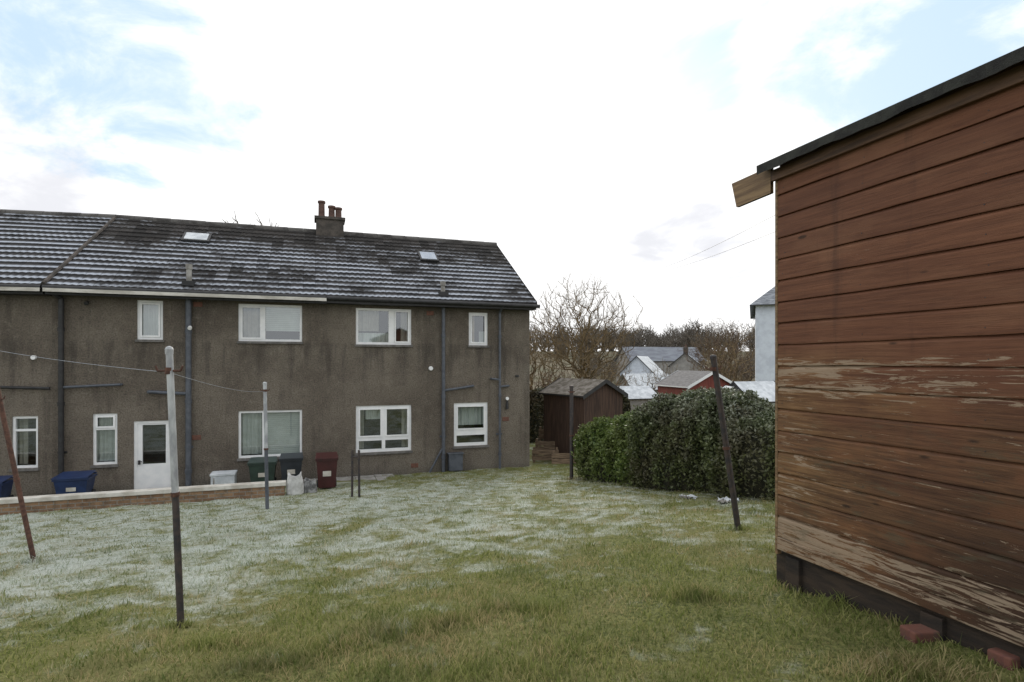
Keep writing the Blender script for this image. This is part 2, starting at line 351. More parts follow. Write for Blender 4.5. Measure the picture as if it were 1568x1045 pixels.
def window(par,op,mull=(),trans=(),inside=(),fw=.055,heads=(),mat=UPVC):
    a,b,c,d=op; mb=MB(); y0,y1=.035,.10
    mb.box(a,a+fw,y0,y1,c,d,mat); mb.box(b-fw,b,y0,y1,c,d,mat)
    mb.box(a+fw,b-fw,y0,y1,c,c+fw,mat); mb.box(a+fw,b-fw,y0,y1,d-fw,d,mat)
    for m,w in mull: mb.box(m-w/2,m+w/2,y0-.004,y1-.002,c+fw,d-fw,mat)
    for xa,xb,zz,w in trans: mb.box(xa,xb,y0+.004,y1-.004,zz-w/2,zz+w/2,mat)
    for xa,xb,za,zb in heads: # opening sash frames
        t=.04
        mb.box(xa,xa+t,y0-.018,y0-.006,za,zb,mat); mb.box(xb-t,xb,y0-.018,y0-.006,za,zb,mat)
        mb.box(xa+t,xb-t,y0-.018,y0-.006,za,za+t,mat); mb.box(xa+t,xb-t,y0-.018,y0-.006,zb-t,zb,mat)
    mb.face([(a+fw,.07,c+fw),(b-fw,.07,c+fw),(b-fw,.07,d-fw),(a+fw,.07,d-fw)],GLASS)
    mb.box(a-.03,b+.03,-.05,.03,c-.06,c-.003,SILL)
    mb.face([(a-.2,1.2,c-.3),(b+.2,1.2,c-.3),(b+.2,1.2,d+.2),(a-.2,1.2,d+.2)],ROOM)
    for kind,xa,xb,za,zb in inside:
        if kind=='blind':
            n=int((zb-za)/.05)
            for q in range(n): mb.box(xa,xb,.15,.165,za+q*.05+.004,za+q*.05+.05,NET)
        else: curtain(mb,xa,xb,za,zb,{'c':CURT,'n':NET,'t':TANC}[kind],y=.24 if kind!='n' else .19)
    return mb.make('window',par)
def roof(par,xl,xr,mat,name,y0=-.35,z0=1.74,y1=3.6,z1=4.25,nc=16,flip=False):
    mb=MB(); k=mb.mi(mat)
    for c in range(nc):
        ya=y0+(y1-y0)*c/nc; yb=y0+(y1-y0)*(c+1)/nc; za=z0+(z1-z0)*c/nc; zb=z0+(z1-z0)*(c+1)/nc
        a0,b0=xl(ya),xr(ya); a1,b1=xl(yb),xr(yb); n=int((max(b0,b1)-min(a0,a1))/.075)
        i=len(mb.v); jit=random.uniform(-.003,.003)
        for j in range(n+1):
            t=j/n; x=a0+(b0-a0)*t; xx=a1+(b1-a1)*t
            ph=(x/.30)%1.0; h=.022*abs(math.sin(ph*2*math.pi)); w=.004*math.sin(x*3.1+c*7)
            mb.v+=[(x,ya,za),(x,ya,za+.034+h+w+jit),(xx,yb,zb+.004+h*.6)]
        for j in range(n):
            p=i+3*j; q=p+3
            mb.f.append((p,q,q+1,p+1)); mb.m.append(k); mb.f.append((p+1,q+1,q+2,p+2)); mb.m.append(k)
    mb.face([(xl(y1),y1,z1),(xr(y1),y1,z1),(xr(y1),y1*2-y0,z0),(xl(y1),y1*2-y0,z0)],mat)
    mb.face([(xl(y0),y0,z0-.02),(xr(y0),y0,z0-.02),(xr(y1),y1,z1-.03),(xl(y1),y1,z1-.03)],BLK)
    o=mb.make(name,par)
    rb=MB(); L,R=xl(y1),xr(y1); n=int((R-L)/.45)
    for j in range(n):
        a=L+(R-L)*j/n; b=L+(R-L)*(j+1)/n
        rb.tube((a+.004,y1,z1-.03+random.uniform(-.006,.006)),(b,y1,z1-.03),.115,.12,RTILE,10)
    rb.make(name+'_ridge',par); return o
RTILE=gm('ridge_tile',(.035,.032,.03),(.10,.095,.09),3,rough=.85)
H=empty('terraced_house',(CX,CY,0),TH)
XL=-11.69
ops={'a':(-10.01,-9.47,.59,1.53),'b':(-7.82,-6.32,.58,1.52),'c':(-4.97,-3.49,.53,1.51),'d':(-1.855,-1.29,.54,1.48),
 'e':(-10.90,-10.41,-2.36,-1.16),'door':(-10.08,-9.30,-3.12,-1.36),'f':(-7.82,-6.32,-2.37,-1.18),'g':(-4.97,-3.49,-2.38,-1.12),'h':(-2.29,-1.29,-2.33,-1.10)}
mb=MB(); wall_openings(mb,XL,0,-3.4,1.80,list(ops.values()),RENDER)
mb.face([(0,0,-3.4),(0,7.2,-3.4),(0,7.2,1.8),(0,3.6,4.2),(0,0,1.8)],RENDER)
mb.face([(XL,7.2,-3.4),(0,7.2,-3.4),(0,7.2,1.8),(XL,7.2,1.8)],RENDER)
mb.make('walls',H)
window(H,ops['a'],inside=[('n',-9.98,-9.5,.6,1.5)],heads=[(-9.95,-9.53,.65,1.47)])
window(H,ops['b'],mull=[(-7.24,.08)],heads=[(-7.765,-7.28,.635,1.465)],inside=[('c',-7.8,-7.3,.6,1.5),('blind',-7.2,-6.35,.85,1.5)])
window(H,ops['c'],mull=[(-4.03,.15)],heads=[(-3.95,-3.545,.585,1.465)],inside=[('c',-4.95,-4.35,.9,1.5),('c',-3.75,-3.5,.55,1.5),('n',-4.95,-4.1,.55,.85)],fw=.065)
window(H,ops['d'],heads=[(-1.80,-1.345,.595,1.425)],fw=.065,inside=[('t',-1.83,-1.62,.55,1.45),('n',-1.5,-1.3,.55,.95)])
window(H,ops['e'],trans=[(-10.845,-10.465,-1.52,.05)],inside=[('n',-10.88,-10.43,-2.3,-1.2)],heads=[(-10.85,-10.46,-1.5,-1.21)])
window(H,ops['f'],mull=[(-7.24,.06)],inside=[('n',-7.8,-7.3,-2.3,-1.2),('blind',-7.2,-6.35,-2.33,-1.2)])
window(H,ops['g'],mull=[(-4.24,.09)],trans=[(-4.90,-4.285,-2.02,.10),(-4.195,-3.56,-2.02,.10)],inside=[('c',-4.95,-4.75,-2.3,-1.15),('c',-3.72,-3.5,-2.3,-1.15),('n',-4.7,-4.3,-1.5,-1.15)],
  heads=[(-4.90,-4.285,-1.97,-1.19),(-4.195,-3.56,-1.97,-1.19)],fw=.08)
window(H,ops['h'],trans=[(-2.21,-1.37,-1.95,.16)],inside=[('n',-2.27,-1.31,-1.75,-1.12)],heads=[(-2.21,-1.37,-1.87,-1.18)],fw=.085)
mb=MB(); a,b,c,d=ops['door']
mb.box(a,a+.06,.03,.11,c,d,UPVC); mb.box(b-.06,b,.03,.11,c,d,UPVC); mb.box(a+.06,b-.06,.03,.11,d-.06,d,UPVC)
mb.box(a+.06,a+.17,.05,.10,c+.02,d-.06,UPVC); mb.box(b-.12,b-.06,.05,.10,c+.02,d-.06,UPVC)
mb.box(a+.17,b-.12,.05,.10,c+.02,c+.72,UPVC); mb.box(a+.17,b-.12,.05,.10,d-.10,d-.06,UPVC)
mb.face([(a+.17,.075,c+.72),(b-.12,.075,c+.72),(b-.12,.075,d-.10),(a+.17,.075,d-.10)],GLASS)
mb.face([(a,.6,c),(b,.6,c),(b,.6,d),(a,.6,d)],BLK)  # black sheet behind the glass, standing in for the unlit interior
mb.box(a+.09,a+.13,-.0,.05,c+.72,c+.82,BLK); mb.box(a+.10,a+.17,-.01,.008,c+.78,c+.80,BLK)
mb.make('door',H)
B=math.radians(-8); kk=-math.tan(B/2)
roof(H,lambda y:XL+kk*y,lambda y:.10,ROOF,'roof')
mb=MB()
mb.tube((-5.72,-.40,1.70),(.16,-.40,1.68),.055,.055,BLK,10)
mb.tube((XL-.02,-.40,1.71),(-5.74,-.40,1.70),.055,.055,BLK,10)
mb.box(-5.72,.08,-.345,-.30,1.58,1.72,BLK); mb.box(XL,-5.725,-.465,-.45,1.61,1.69,FASW); mb.box(XL,-5.725,-.345,-.30,1.56,1.72,BLK)
mb.box(XL,.08,-.299,-.002,1.585,1.60,BLK)
mb.face([(.10,-.37,1.66),(.10,-.37,1.80),(.10,3.6,4.30),(.10,3.6,4.12)],BLK)
mb.face([(.10,3.6,4.12),(.10,3.6,4.30),(.10,7.57,1.80),(.10,7.57,1.66)],BLK)
mb.tube((XL+kk*-.35,-.38,1.79),(XL+kk*3.6,3.6,4.29),.045,.045,CHIM,6)
mb.make('gutters_and_fascia',H,smooth=False)
mb=MB()
def pipe(x,z0,z1,mat,r=.05,y=-.09):
    mb.tube((x,y,z0),(x,y,z1),r,r,mat,12)
    z=z0+.4
    while z<z1: mb.tube((x,y,z),(x,y,z+.09),r+.014,r+.014,mat,12); z+=1.7
    mb.box(x-.09,x+.09,-.03,-.001,z0+1.0,z0+1.05,mat)
pipe(-11.48,-3.05,1.50,BLK,.055); mb.tube((-11.48,-.09,1.50),(-11.62,-.40,1.68),.05,.05,BLK)
pipe(-8.91,-3.05,1.58,PIPE,.065); pipe(-2.61,-3.05,1.58,PIPE,.050); pipe(-.953,-3.05,1.50,PIPE,.036); mb.tube((-.953,-.09,1.5),(-.953,-.40,1.67),.036,.036,PIPE)
def branch(xa,xb,z,mat,drop=.03,r=.03):
    mb.tube((xa,-.09,z),(xb,-.09,z+drop),r,r,mat,8); mb.tube((xb,-.09,z+drop),(xb,0,z+drop),r,r,mat,8)
branch(-11.48,-10.32,-.53,PIPE,.05,.03); branch(-8.91,-9.75,-.72,PIPE,.06,.04); branch(-2.61,-1.75,-.74,PIPE,.12,.035); branch(-.95,-1.2,-.45,PIPE,.03,.03)
branch(-.95,-.68,-.65,PIPE,.02,.03)
mb.tube((-2.61,-.09,-2.3),(-3.0,-.09,-3.0),.03,.03,PIPE)
for x,zt in ((-8.91,2.42),(-2.61,2.30)):
    mb.tube((x,-.02,1.85),(x,-.02,zt),.06,.06,CONC,12); mb.tube((x,-.02,zt-.1),(x,-.02,zt+.02),.075,.075,CONC,12); mb.box(x-.13,x+.13,-.17,.12,1.90,2.02,BLK)
mb.make('downpipes',H)
mb=MB()
mb.box(-2.47,-2.08,-.20,-.002,-2.98,-2.52,PIPE); mb.box(-2.50,-2.05,-.22,-.002,-2.52,-2.49,PIPE)
mb.tube((-2.95,0,-.12),(-2.95,-.06,-.12),.065,.055,UPVC,16); mb.tube((-.72,0,-1.0),(-.72,-.09,-1.0),.04,.05,UPVC,12)
mb.tube((-.72,-.06,-1.05),(-.72,-.06,-1.30),.03,.05,BLK,10)
for x,z in ((-8.72,1.47),(-8.75,-1.80),(-2.97,1.42),(-.75,-1.6),(-3.4,-2.8)): mb.box(x-.10,x+.10,-.012,-.001,z-.06,z+.06,TERR)
mb.tube((-11.0,0,1.45),(-11.0,-.10,1.40),.03,.05,BLK,10); mb.tube((-8.86,-.16,.9),(-8.86,-.22,.86),.04,.05,UPVC,10)
for x,z in ((-6.1,1.62),(-6.2,1.60),(-.4,-.35)): mb.box(x-.05,x+.05,-.05,-.001,z-.03,z+.03,BLK)
mb.make('wall_fittings',H,bevel=.006)
# chimney
mb=MB(); cx=-5.55
mb.box(cx-.42,cx+.42,3.3,3.9,3.7,4.62,CHIM); mb.box(cx-.47,cx+.47,3.25,3.95,4.62,4.70,CHIM)
for dx,h in ((-.25,.55),(.06,.42),(.27,.38)):
    mb.lathe((cx+dx,3.6,4.70),[(.13,0),(.12,.04),(.10,.10),(.095,h-.08),(.12,h-.06),(.12,h),(.09,h),(.085,h-.2)],POT)
mb.make('chimney_stack',H)
def onroof(x,y,w,hh,mat,name):
    mb=MB(); sl=.6354; 
    def P(dx,dy,up): return (x+dx,y+dy-up*.536,1.74+(y+dy+.35)*sl+.06+up*.844)
    w/=2;hh/=2
    for s,u0,u1,mt in ((1.0,-.06,.05,BLK),(.82,.05,.062,mat)):
        q=[P(-w*s,-hh*s,u0),P(w*s,-hh*s,u0),P(w*s,hh*s,u0),P(-w*s,hh*s,u0),P(-w*s,-hh*s,u1),P(w*s,-hh*s,u1),P(w*s,hh*s,u1),P(-w*s,hh*s,u1)]
        for t in ((4,5,6,7),(0,1,5,4),(1,2,6,5),(2,3,7,6),(3,0,4,7)): mb.face([q[k] for k in t],mt)
    mb.make(name,H)
onroof(-9.17,2.45,.70,.50,FROSTW,'rooflight'); onroof(-2.62,2.15,.58,.58,SKYL,'rooflight_b')
# neighbouring house (slightly turned)
W=empty('terraced_house',(CX+XL*.944,CY+XL*.328,0),TH+B)
wo=[(-.80,-.282,-2.36,-1.18),(-4.5,-3.0,-2.36,-1.18),(-4.5,-3.0,.58,1.52)]
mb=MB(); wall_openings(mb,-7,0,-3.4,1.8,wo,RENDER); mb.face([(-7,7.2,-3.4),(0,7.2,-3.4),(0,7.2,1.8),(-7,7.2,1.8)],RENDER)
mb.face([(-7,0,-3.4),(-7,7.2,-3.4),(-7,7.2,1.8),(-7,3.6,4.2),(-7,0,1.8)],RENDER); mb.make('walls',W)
window(W,wo[0],inside=[('c',-.78,-.6,-2.3,-1.2)],trans=[(-.745,-.337,-1.5,.05)]); window(W,wo[1],mull=[(-3.9,.06)]); window(W,wo[2],mull=[(-3.9,.06)])
roof(W,lambda y:-7.1,lambda y:-kk*y,ROOF2,'roof')
mb=MB(); mb.tube((-7.1,-.40,1.71),(0,-.40,1.71),.055,.055,BLK,10); mb.box(-7.1,0,-.465,-.45,1.61,1.69,FASW); mb.box(-7.1,0,-.345,-.002,1.56,1.72,BLK)
mb.tube((0,-.09,-.55),(-1.5,-.09,-.50),.035,.035,BLK,8); mb.tube((-.35,0,.15),(-.35,-.06,.15),.05,.05,UPVC,10)
mb.make('gutters_and_fascia',W)
# path
mb=MB()
for j in range(16):
    x=-12+j*.5; mb.box(x+.006,x+.494,-1.15,-.02,-3.06,-2.985+random.uniform(-.006,.006),CONC)
mb.make('garden_path',None,loc=(CX,CY,0),rot=TH,bevel=.008)
# low garden wall
mb=MB(); mb.box(-18,-6.61,-2.88,-2.72,-3.1,-2.55,BWALL); mb.box(-18.02,-6.58,-2.91,-2.69,-2.55,-2.47,CREAM)
mb.make('garden_wall',None,loc=(CX,CY,0),rot=TH,bevel=.008)

# ---------------------------------------------------------------- bins and clutter by the house
def bin_(name,x,y,c,w=.5,d=.55,h=.95,z=None,lid=True,rot=TH):
    m1=gm(name+'_plastic',c,tuple(k*1.5 for k in c),4,rough=.45,bs=.05); mb=MB()
    a=.80; q=[(-w/2*a,-d/2*a,.06),(w/2*a,-d/2*a,.06),(w/2*a,d/2*a,.06),(-w/2*a,d/2*a,.06),(-w/2,-d/2,h),(w/2,-d/2,h),(w/2,d/2,h),(-w/2,d/2,h)]
    for t in ((0,3,2,1),(0,1,5,4),(1,2,6,5),(2,3,7,6),(3,0,4,7)): mb.face([q[k] for k in t],m1)
    mb.box(-w/2-.02,w/2+.02,-d/2-.02,d/2+.02,h-.04,h,m1)
    mb.face([(-w/2-.02,-d/2-.04,h+.003),(w/2+.02,-d/2-.04,h+.003),(w/2+.02,-d/2-.04,h+.03),(-w/2-.02,-d/2-.04,h+.03)],m1)
    mb.face([(-w/2-.02,-d/2-.04,h+.03),(w/2+.02,-d/2-.04,h+.03),(w/2,d/2+.03,h+.08),(-w/2,d/2+.03,h+.08)],m1)
    mb.box(-.09,.09,-d/2*.88-.012,-d/2*.88-.002,h*.45,h*.62,CREAM)
    mb.tube((-w/2,d/2+.05,h+.02),(w/2,d/2+.05,h+.02),.018,.018,m1,8)
    for s in (-1,1): mb.tube((s*w*.40,d/2*.8,.09),(s*w*.48,d/2*.8,.09),.09,.09,BLK,14)
    return mb.make(name,None,loc=(x,y,gzf(x,y) if z is None else z),rot=rot,bevel=.008)
def HL(x,y): return (CX+.944*x-.328*y, CY+.328*x+.944*y)
bin_('wheelie_bin',*HL(-5.75,-1.9),(.040,.010,.010),.46,.5,.72)
bin_('wheelie_bin',*HL(-6.55,-.8),(.018,.022,.028),.5,.5,.66); bin_('wheelie_bin',*HL(-7.20,-.7),(.02,.035,.028),.6,.5,.60)
bin_('wheelie_bin',*HL(-10.95,-.9),(.010,.024,.075),.62,.5,.50); bin_('wheelie_bin',*HL(-12.4,-1.0),(.010,.022,.07),.62,.5,.50)
mb=MB(); mb.box(-.25,.25,-.2,.2,0,.42,FROSTW); mb.box(-.27,.27,-.22,.22,.42,.47,FROSTW); mb.box(-.2,-.17,-.21,-.2,.1,.38,CONC)
x,y=HL(-8.05,-.75); mb.make('storage_box',None,loc=(x,y,-3.03),rot=TH,bevel=.02)
def sack(name,x,y,w,h,mat,seed,flat=False):
    r=random.Random(seed); mb=MB(); n=18; k=mb.mi(mat)
    prof=[(.8,0),(1.0,.10),(1.0,.35),(.97,.62),(.85,.85),(.80,1.0),(.72,.97),(.6,.78),(.2,.74)]
    for a,(p,z) in enumerate(prof):
        for j in range(n):
            t=6.283*j/n; sq=1/max(abs(math.cos(t)),abs(math.sin(t)))**.6
            rr=w/2*p*sq*(1+.08*math.sin(3*t+a*.7)+r.uniform(-.07,.07)); mb.v.append((rr*math.cos(t),rr*.75*math.sin(t),z*h*(1+.12*math.sin(2*t+seed))+r.uniform(-.02,.02)*h*2))
    for a in range(len(prof)-1):
        for j in range(n): mb.f.append((a*n+j,a*n+(j+1)%n,(a+1)*n+(j+1)%n,(a+1)*n+j)); mb.m.append(k)
    mb.f.append(tuple((len(prof)-1)*n+j for j in range(n))); mb.m.append(k)
    return mb.make(name,None,smooth=False,loc=(x,y,gzf(x,y)-.02))
sack('rubble_sack',-4.62,12.1,.32,.44,gm('woven_sack',(.40,.40,.39),(.58,.58,.57),7,bs=.4),1)
sack('rubble_sack',-4.35,12.25,.26,.30,gm('sack_grey',(.10,.10,.10),(.28,.28,.28),9,lo=.42,hi=.58),2)
def litter(x,y,s,seed,mat):
    r=random.Random(seed); mb=MB(); n=9; k=mb.mi(mat)
    for a in range(n):
        for b in range(n):
            mb.v.append(((a/(n-1)-.5)*s+r.uniform(-.2,.2)*s/n,(b/(n-1)-.5)*s*.7+r.uniform(-.2,.2)*s/n,.015+abs(r.gauss(0,.022))))
    for a in range(n-1):
        for b in range(n-1):
            if r.random()<.1 and (a in(0,n-2) or b in (0,n-2)): continue
            mb.f.append((a*n+b,(a+1)*n+b,(a+1)*n+b+1,a*n+b+1)); mb.m.append(k)
    mb.make('plastic_litter',None,loc=(x,y,gzf(x,y)),rot=r.uniform(0,3))
litter(2.72,8.8,.26,3,FROSTW); litter(3.02,7.9,.26,5,FROSTW); litter(2.9,7.8,.16,6,CONC); litter(2.66,8.7,.14,8,CONC)

# ---------------------------------------------------------------- clothes poles
def pole(base,top,r,mats,name='clothes_pole',hook=True,extra=0):
    mb=MB(); b=Vector(base);t=Vector(top); d=t-b; z=0
    b0=b-d*.04
    for f0,f1,m in mats: mb.tube(b0+ (t-b0)*f0,b0+(t-b0)*f1,r,r,m,14)
    mb.tube(b0+(t-b0)*.485,b0+(t-b0)*.50,r*1.25,r*1.25,RUST,14)
    mb.lathe((t.x,t.y,t.z),[(r*1.1,-.03),(r*1.15,0),(r*.8,.014),(.001,.02)],mats[-1][2],12)
    if hook:
        for s in (-1,1):
            p=t+Vector((0,0,-.13)); q=p+Vector((s*.07,0,.0)); mb.tube(p,q,.007,.007,RUST,8); mb.tube(q,q+Vector((s*.012,0,.03)),.007,.006,RUST,8)
        mb.tube(t+Vector((0,0,-.15)),t+Vector((0,0,-.11)),r*1.2,r*1.2,RUST,14)
    return mb.make(name)
pole((-2.0,3.43,-1.57),(-2.07,3.43,.09),.020,[(0,.5,DKST),(.5,.78,GALV),(.78,1,GALV)])
pole((-4.18,9.7,-2.46),(-4.22,9.7,-.32),.030,[(0,.5,PIPE),(.5,1,GALV)])
pole((-4.79,5.7,-2.0),(-5.17,5.7,-.22),.022,[(0,.5,RUST),(.5,1,RUST)])
pole((1.35,12.9,-2.62),(1.35,12.9,-.50),.042,[(0,.5,DKST),(.5,1,DKST)])
pole((2.35,5.9,-1.72),(2.09,5.9,.08),.031,[(0,.5,DKST),(.5,1,DKST)])
mb=MB()
for dx in (-.07,.07): mb.tube((dx,0,-.2),(dx*.9,0,.93),.022,.022,DKST,10)
mb.tube((-.09,0,.80),(.09,0,.80),.015,.015,DKST,8); mb.tube((-.09,0,.45),(.09,0,.45),.012,.012,DKST,8)
mb.make('metal_post',None,loc=(-3.0,10.9,-2.58))
def wire(name,pts,r,mat,sag=.1):
    mb=MB()
    for a,b in pts:
        a=Vector(a);b=Vector(b);n=24;pr=None
        for j in range(n+1):
            t=j/n; p=a.lerp(b,t)-Vector((0,0,sag*4*t*(1-t)))
            if pr is not None: mb.tube(pr,p,r,r,mat,5,False)
            pr=p
    return mb.make(name)
CORD=gm('washing_cord',(.20,.23,.27),(.34,.36,.40),20,rough=.7,bs=0)
wire('washing_line',[((-2.07,3.43,-.05),(-6.3,5.9,.36)),((-2.07,3.43,-.05),(-4.22,9.7,-.46))],.0016,CORD,.05)
wire('telephone_wire',[((9.2,19,5.2),(14.9,60,9.9)),((9.6,20,4.8),(15.0,60,9.7)),((9.2,19,5.2),(12.2,6,6.4)),((9.6,20,4.8),(12.2,6,5.9))],.010,BLK,.25)

# ---------------------------------------------------------------- timber shed, right foreground
SH=empty('garden_shed',(SHX,SHY,0),TH)
SHM=mat_shed(); FELT=gm('roofing_felt',(.014,.014,.014),(.032,.034,.030),12,rough=.95,bs=.6,bscale=150)
DKW=gm('dark_timber',(.012,.009,.007),(.040,.027,.018),3,(1,1,6),rough=.85,bs=.4)  # very dark timber: floor, skids, eaves board end and underside
BARG=gm('barge_timber',(.05,.026,.014),(.12,.065,.036),4,(1,.6,9),rough=.7,bs=.3)
BARG2=gm('pale_timber',(.11,.065,.032),(.23,.15,.075),4,(1,.6,9),rough=.7,bs=.3)
LEN=2.9; WD=2.1; z0=-1.15; bh=.1425; nb=17
mb=MB(); k=mb.mi(SHM); ns=24
for b in range(nb):
    za=z0+b*bh; zb=za+bh; i=len(mb.v); th=random.uniform(0,6); pr_=random.uniform(0,.003)
    prof=[(0,za),(-.014-pr_,za+.001),(-.015-pr_,za+.008),(-.013-pr_*.5,zb-.022),(-.007,zb-.010),(0,zb-.004),(0,zb)]
    for j in range(ns+1):
        y=-LEN+LEN*j/ns; w=.0026*math.sin(y*3.3+th)+.0012*math.sin(y*11+th*2)
        for (x,z) in prof: mb.v.append((x,y,z+(w if z<za+.01 else 0)))
    n=len(prof)
    for j in range(ns):
        for a in range(n-1):
            p=i+j*n+a; mb.f.append((p,p+n,p+n+1,p+1)); mb.m.append(k)
mb.face([(0,-LEN,1.272),(0,0,1.272),(0,0,1.335),(0,-LEN,1.335)],BARG)
for b in range(nb):          # nail heads
    for yy in (-.05,-.62,-1.25,-1.9):
        z=z0+b*bh+.035+random.uniform(-.004,.004); y=yy+random.uniform(-.012,.012)
        mb.tube((-.0135,y,z),(-.0175,y,z),.0032,.003,DKST,6)
mb.make('side_cladding',SH)
mb=MB()
mb.face([(.001,0,-1.2),(WD,0,-1.2),(WD,0,1.32),(WD/2,0,1.75),(.001,0,1.32)],SHM); mb.face([(.001,-LEN,-1.2),(WD,-LEN,-1.2),(WD,-LEN,1.32),(WD/2,-LEN,1.75),(.001,-LEN,1.32)],SHM)
mb.face([(WD,0,-1.2),(WD,-LEN,-1.2),(WD,-LEN,1.3),(WD,0,1.3)],SHM)
mb.make('end_walls',SH)
mb=MB()
mb.box(-.019,.02,.001,.022,-1.27,1.25,BARG2)                      # corner trim
mb.box(-.022,.012,-LEN,0,-1.235,-1.152,SHM)                      # bottom board
mb.box(.01,WD-.01,-LEN,-.01,-1.26,-1.236,DKW)
for yy in (-.12,-1.0,-1.9,-2.75): mb.box(-.012,WD,yy-.05,yy+.06,-1.60,-1.262,DKW)
mb.box(.02,.09,-LEN,.05,-1.62,-1.261,DKW)
mb.box(-.045,-.022,-LEN-.2,.03,1.225,1.300,BARG) # fascia batten on wall
mb.make('base_and_trim',SH,bevel=.004)
mb=MB()   # projecting eaves board beyond the corner
mb.face([(-.045,.032,1.150),(-.045,.36,1.140),(-.045,.41,1.325),(-.045,.032,1.330)],BARG2)
mb.face([(-.020,.032,1.150),(-.020,.032,1.330),(-.020,.41,1.325),(-.020,.36,1.140)],BARG2)
mb.face([(-.045,.36,1.140),(-.020,.36,1.140),(-.020,.41,1.325),(-.045,.41,1.325)],DKW)
mb.face([(-.045,.032,1.150),(-.020,.032,1.150),(-.020,.36,1.140),(-.045,.36,1.140)],DKW)
mb.face([(-.045,.032,1.330),(-.020,.032,1.330),(-.020,.41,1.325),(-.045,.41,1.325)],FELT)
mb.make('eaves_board',SH)
mb=MB()   # roof: sheathing + felt, gabled
for s in (0,1):
    def R(x,y,z): return ((x if s==0 else WD-x),y,z)
    for y0_,y1_,dz,m in ((-LEN-.25,.07,0,BARG),(-LEN-.27,.085,.018,FELT)):
        e=-.09 if m is BARG else -.105; h=.018 if m is BARG else .014
        a,b_=1.300+dz,1.775+dz
        q=[R(e,y0_,a),R(WD/2,y0_,b_),R(WD/2,y1_,b_),R(e,y1_,a),R(e,y0_,a+h),R(WD/2,y0_,b_+h),R(WD/2,y1_,b_+h),R(e,y1_,a+h)]
        for t in ((0,3,2,1),(4,5,6,7),(0,1,5,4),(2,3,7,6),(3,0,4,7)): mb.face([q[c] for c in t],m)
    # felt turned down over the eaves, with a slightly ragged lower edge
    xe=-.112 if s==0 else WD+.112; n=50; i=len(mb.v); k=mb.mi(FELT)
    for j in range(n+1):
        y=-LEN-.27+(LEN+.358)*j/n; zz_=1.283+.004*math.sin(j*1.7)+.004*math.sin(j*.6+1)
        mb.v+=[(xe+.002*math.sin(j*.9),y,zz_),(xe,y,1.342)]
    for j in range(n): mb.f.append((i+2*j,i+2*j+2,i+2*j+3,i+2*j+1)); mb.m.append(k)
mb.make('roof',SH)
rb=mat_brick('old_brick',(.13,.05,.035),(.17,.07,.05),(.13,.05,.04))
for (x,y,r) in ((2.33,2.58,.3),(2.40,2.40,.9),(2.13,2.86,.1),(2.46,2.2,.5)):
    m2=MB(); m2.box(-.1,.1,-.05,.05,-.03,.045,rb); m2.make('loose_brick',None,loc=(x-.05,y,gzf(x,y)),rot=r,bevel=.008)

# ---------------------------------------------------------------- hedge
def hedge(name,spine,heights,half,nleaf,mat,core,size=.035,base_z=None,lump=.16,seed=1,e=.78,ez=.62):
    r=np.random.default_rng(seed); sp=np.array(spine,float); hs=np.array(heights,float)
    seg=np.linalg.norm(np.diff(sp,axis=0),axis=1); cum=np.concatenate([[0],np.cumsum(seg)]); L=cum[-1]
    def pt(s,a,depth):
        x=np.interp(s,cum,sp[:,0]); y=np.interp(s,cum,sp[:,1]); h=np.interp(s,cum,hs)
        x2=np.interp(s+.05,cum,sp[:,0]);x1=np.interp(s-.05,cum,sp[:,0]);y2=np.interp(s+.05,cum,sp[:,1]);y1=np.interp(s-.05,cum,sp[:,1])
        dx=x2-x1;dy=y2-y1;n=np.hypot(dx,dy)+1e-9;dx/=n;dy/=n
        t=np.pi*a
        cx=-np.sign(np.cos(t))*np.abs(np.cos(t))**e; cz=np.abs(np.sin(t))**ez
        cx=cx*(1-.12*np.exp(-cz*9))
        endf=np.sqrt(np.clip(1-np.clip((.8-s)/.8,0,1)**2,0,1))*np.sqrt(np.clip(1-np.clip((s-L+.8)/.8,0,1)**2,0,1))
        bz=gz(x,y)
        lm=1+lump*(np.sin(s*2.7+a*5)+.8*np.sin(s*5.1-a*9+1)+.6*np.sin(s*11+a*17)+.4*np.sin(s*29+a*37)+.35*np.sin(s*17-a*43))*.5
        w=half*(.25+.75*endf)*depth*lm
        px=x-dy*w*cx; py=y+dx*w*cx
        pz=bz+(h-bz)*cz*(.72+.28*endf)*(.60+.40*lm)*np.where(depth<1,(.8+.2*depth),1)
        return np.stack([px,py,pz],-1)
    s=r.random(nleaf)*L; a=r.random(nleaf); dep=1.03-np.abs(r.normal(0,.10,nleaf)); dep[:nleaf//25]+=np.abs(r.normal(0,.07,nleaf//25))
    P=pt(s,a,dep)+r.normal(0,.022,(nleaf,3))
    u=r.normal(size=(nleaf,3)); u/=np.linalg.norm(u,axis=1)[:,None]; w=r.normal(size=(nleaf,3)); w=np.cross(u,w); w/=np.linalg.norm(w,axis=1)[:,None]
    sz=(size*r.uniform(.6,1.3,nleaf))[:,None]
    V=np.stack([P-u*sz,P+w*sz*.5,P+u*sz,P-w*sz*.5],1).reshape(-1,3); F=np.arange(nleaf*4).reshape(-1,4)
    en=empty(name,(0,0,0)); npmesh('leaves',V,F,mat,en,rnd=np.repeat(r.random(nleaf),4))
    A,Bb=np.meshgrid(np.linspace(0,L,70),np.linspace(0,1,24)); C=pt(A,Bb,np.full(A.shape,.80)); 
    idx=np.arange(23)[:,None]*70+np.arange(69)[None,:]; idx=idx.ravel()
    npmesh('dark_hull',C.reshape(-1,3),np.stack([idx,idx+1,idx+71,idx+70],1),core,en)  # solid hull, coloured dark for the shade inside the hedge
    return en
CORE=gm('hedge_shade',(.012,.014,.007),(.035,.033,.018),14,rough=1,bs=.8,bscale=30)
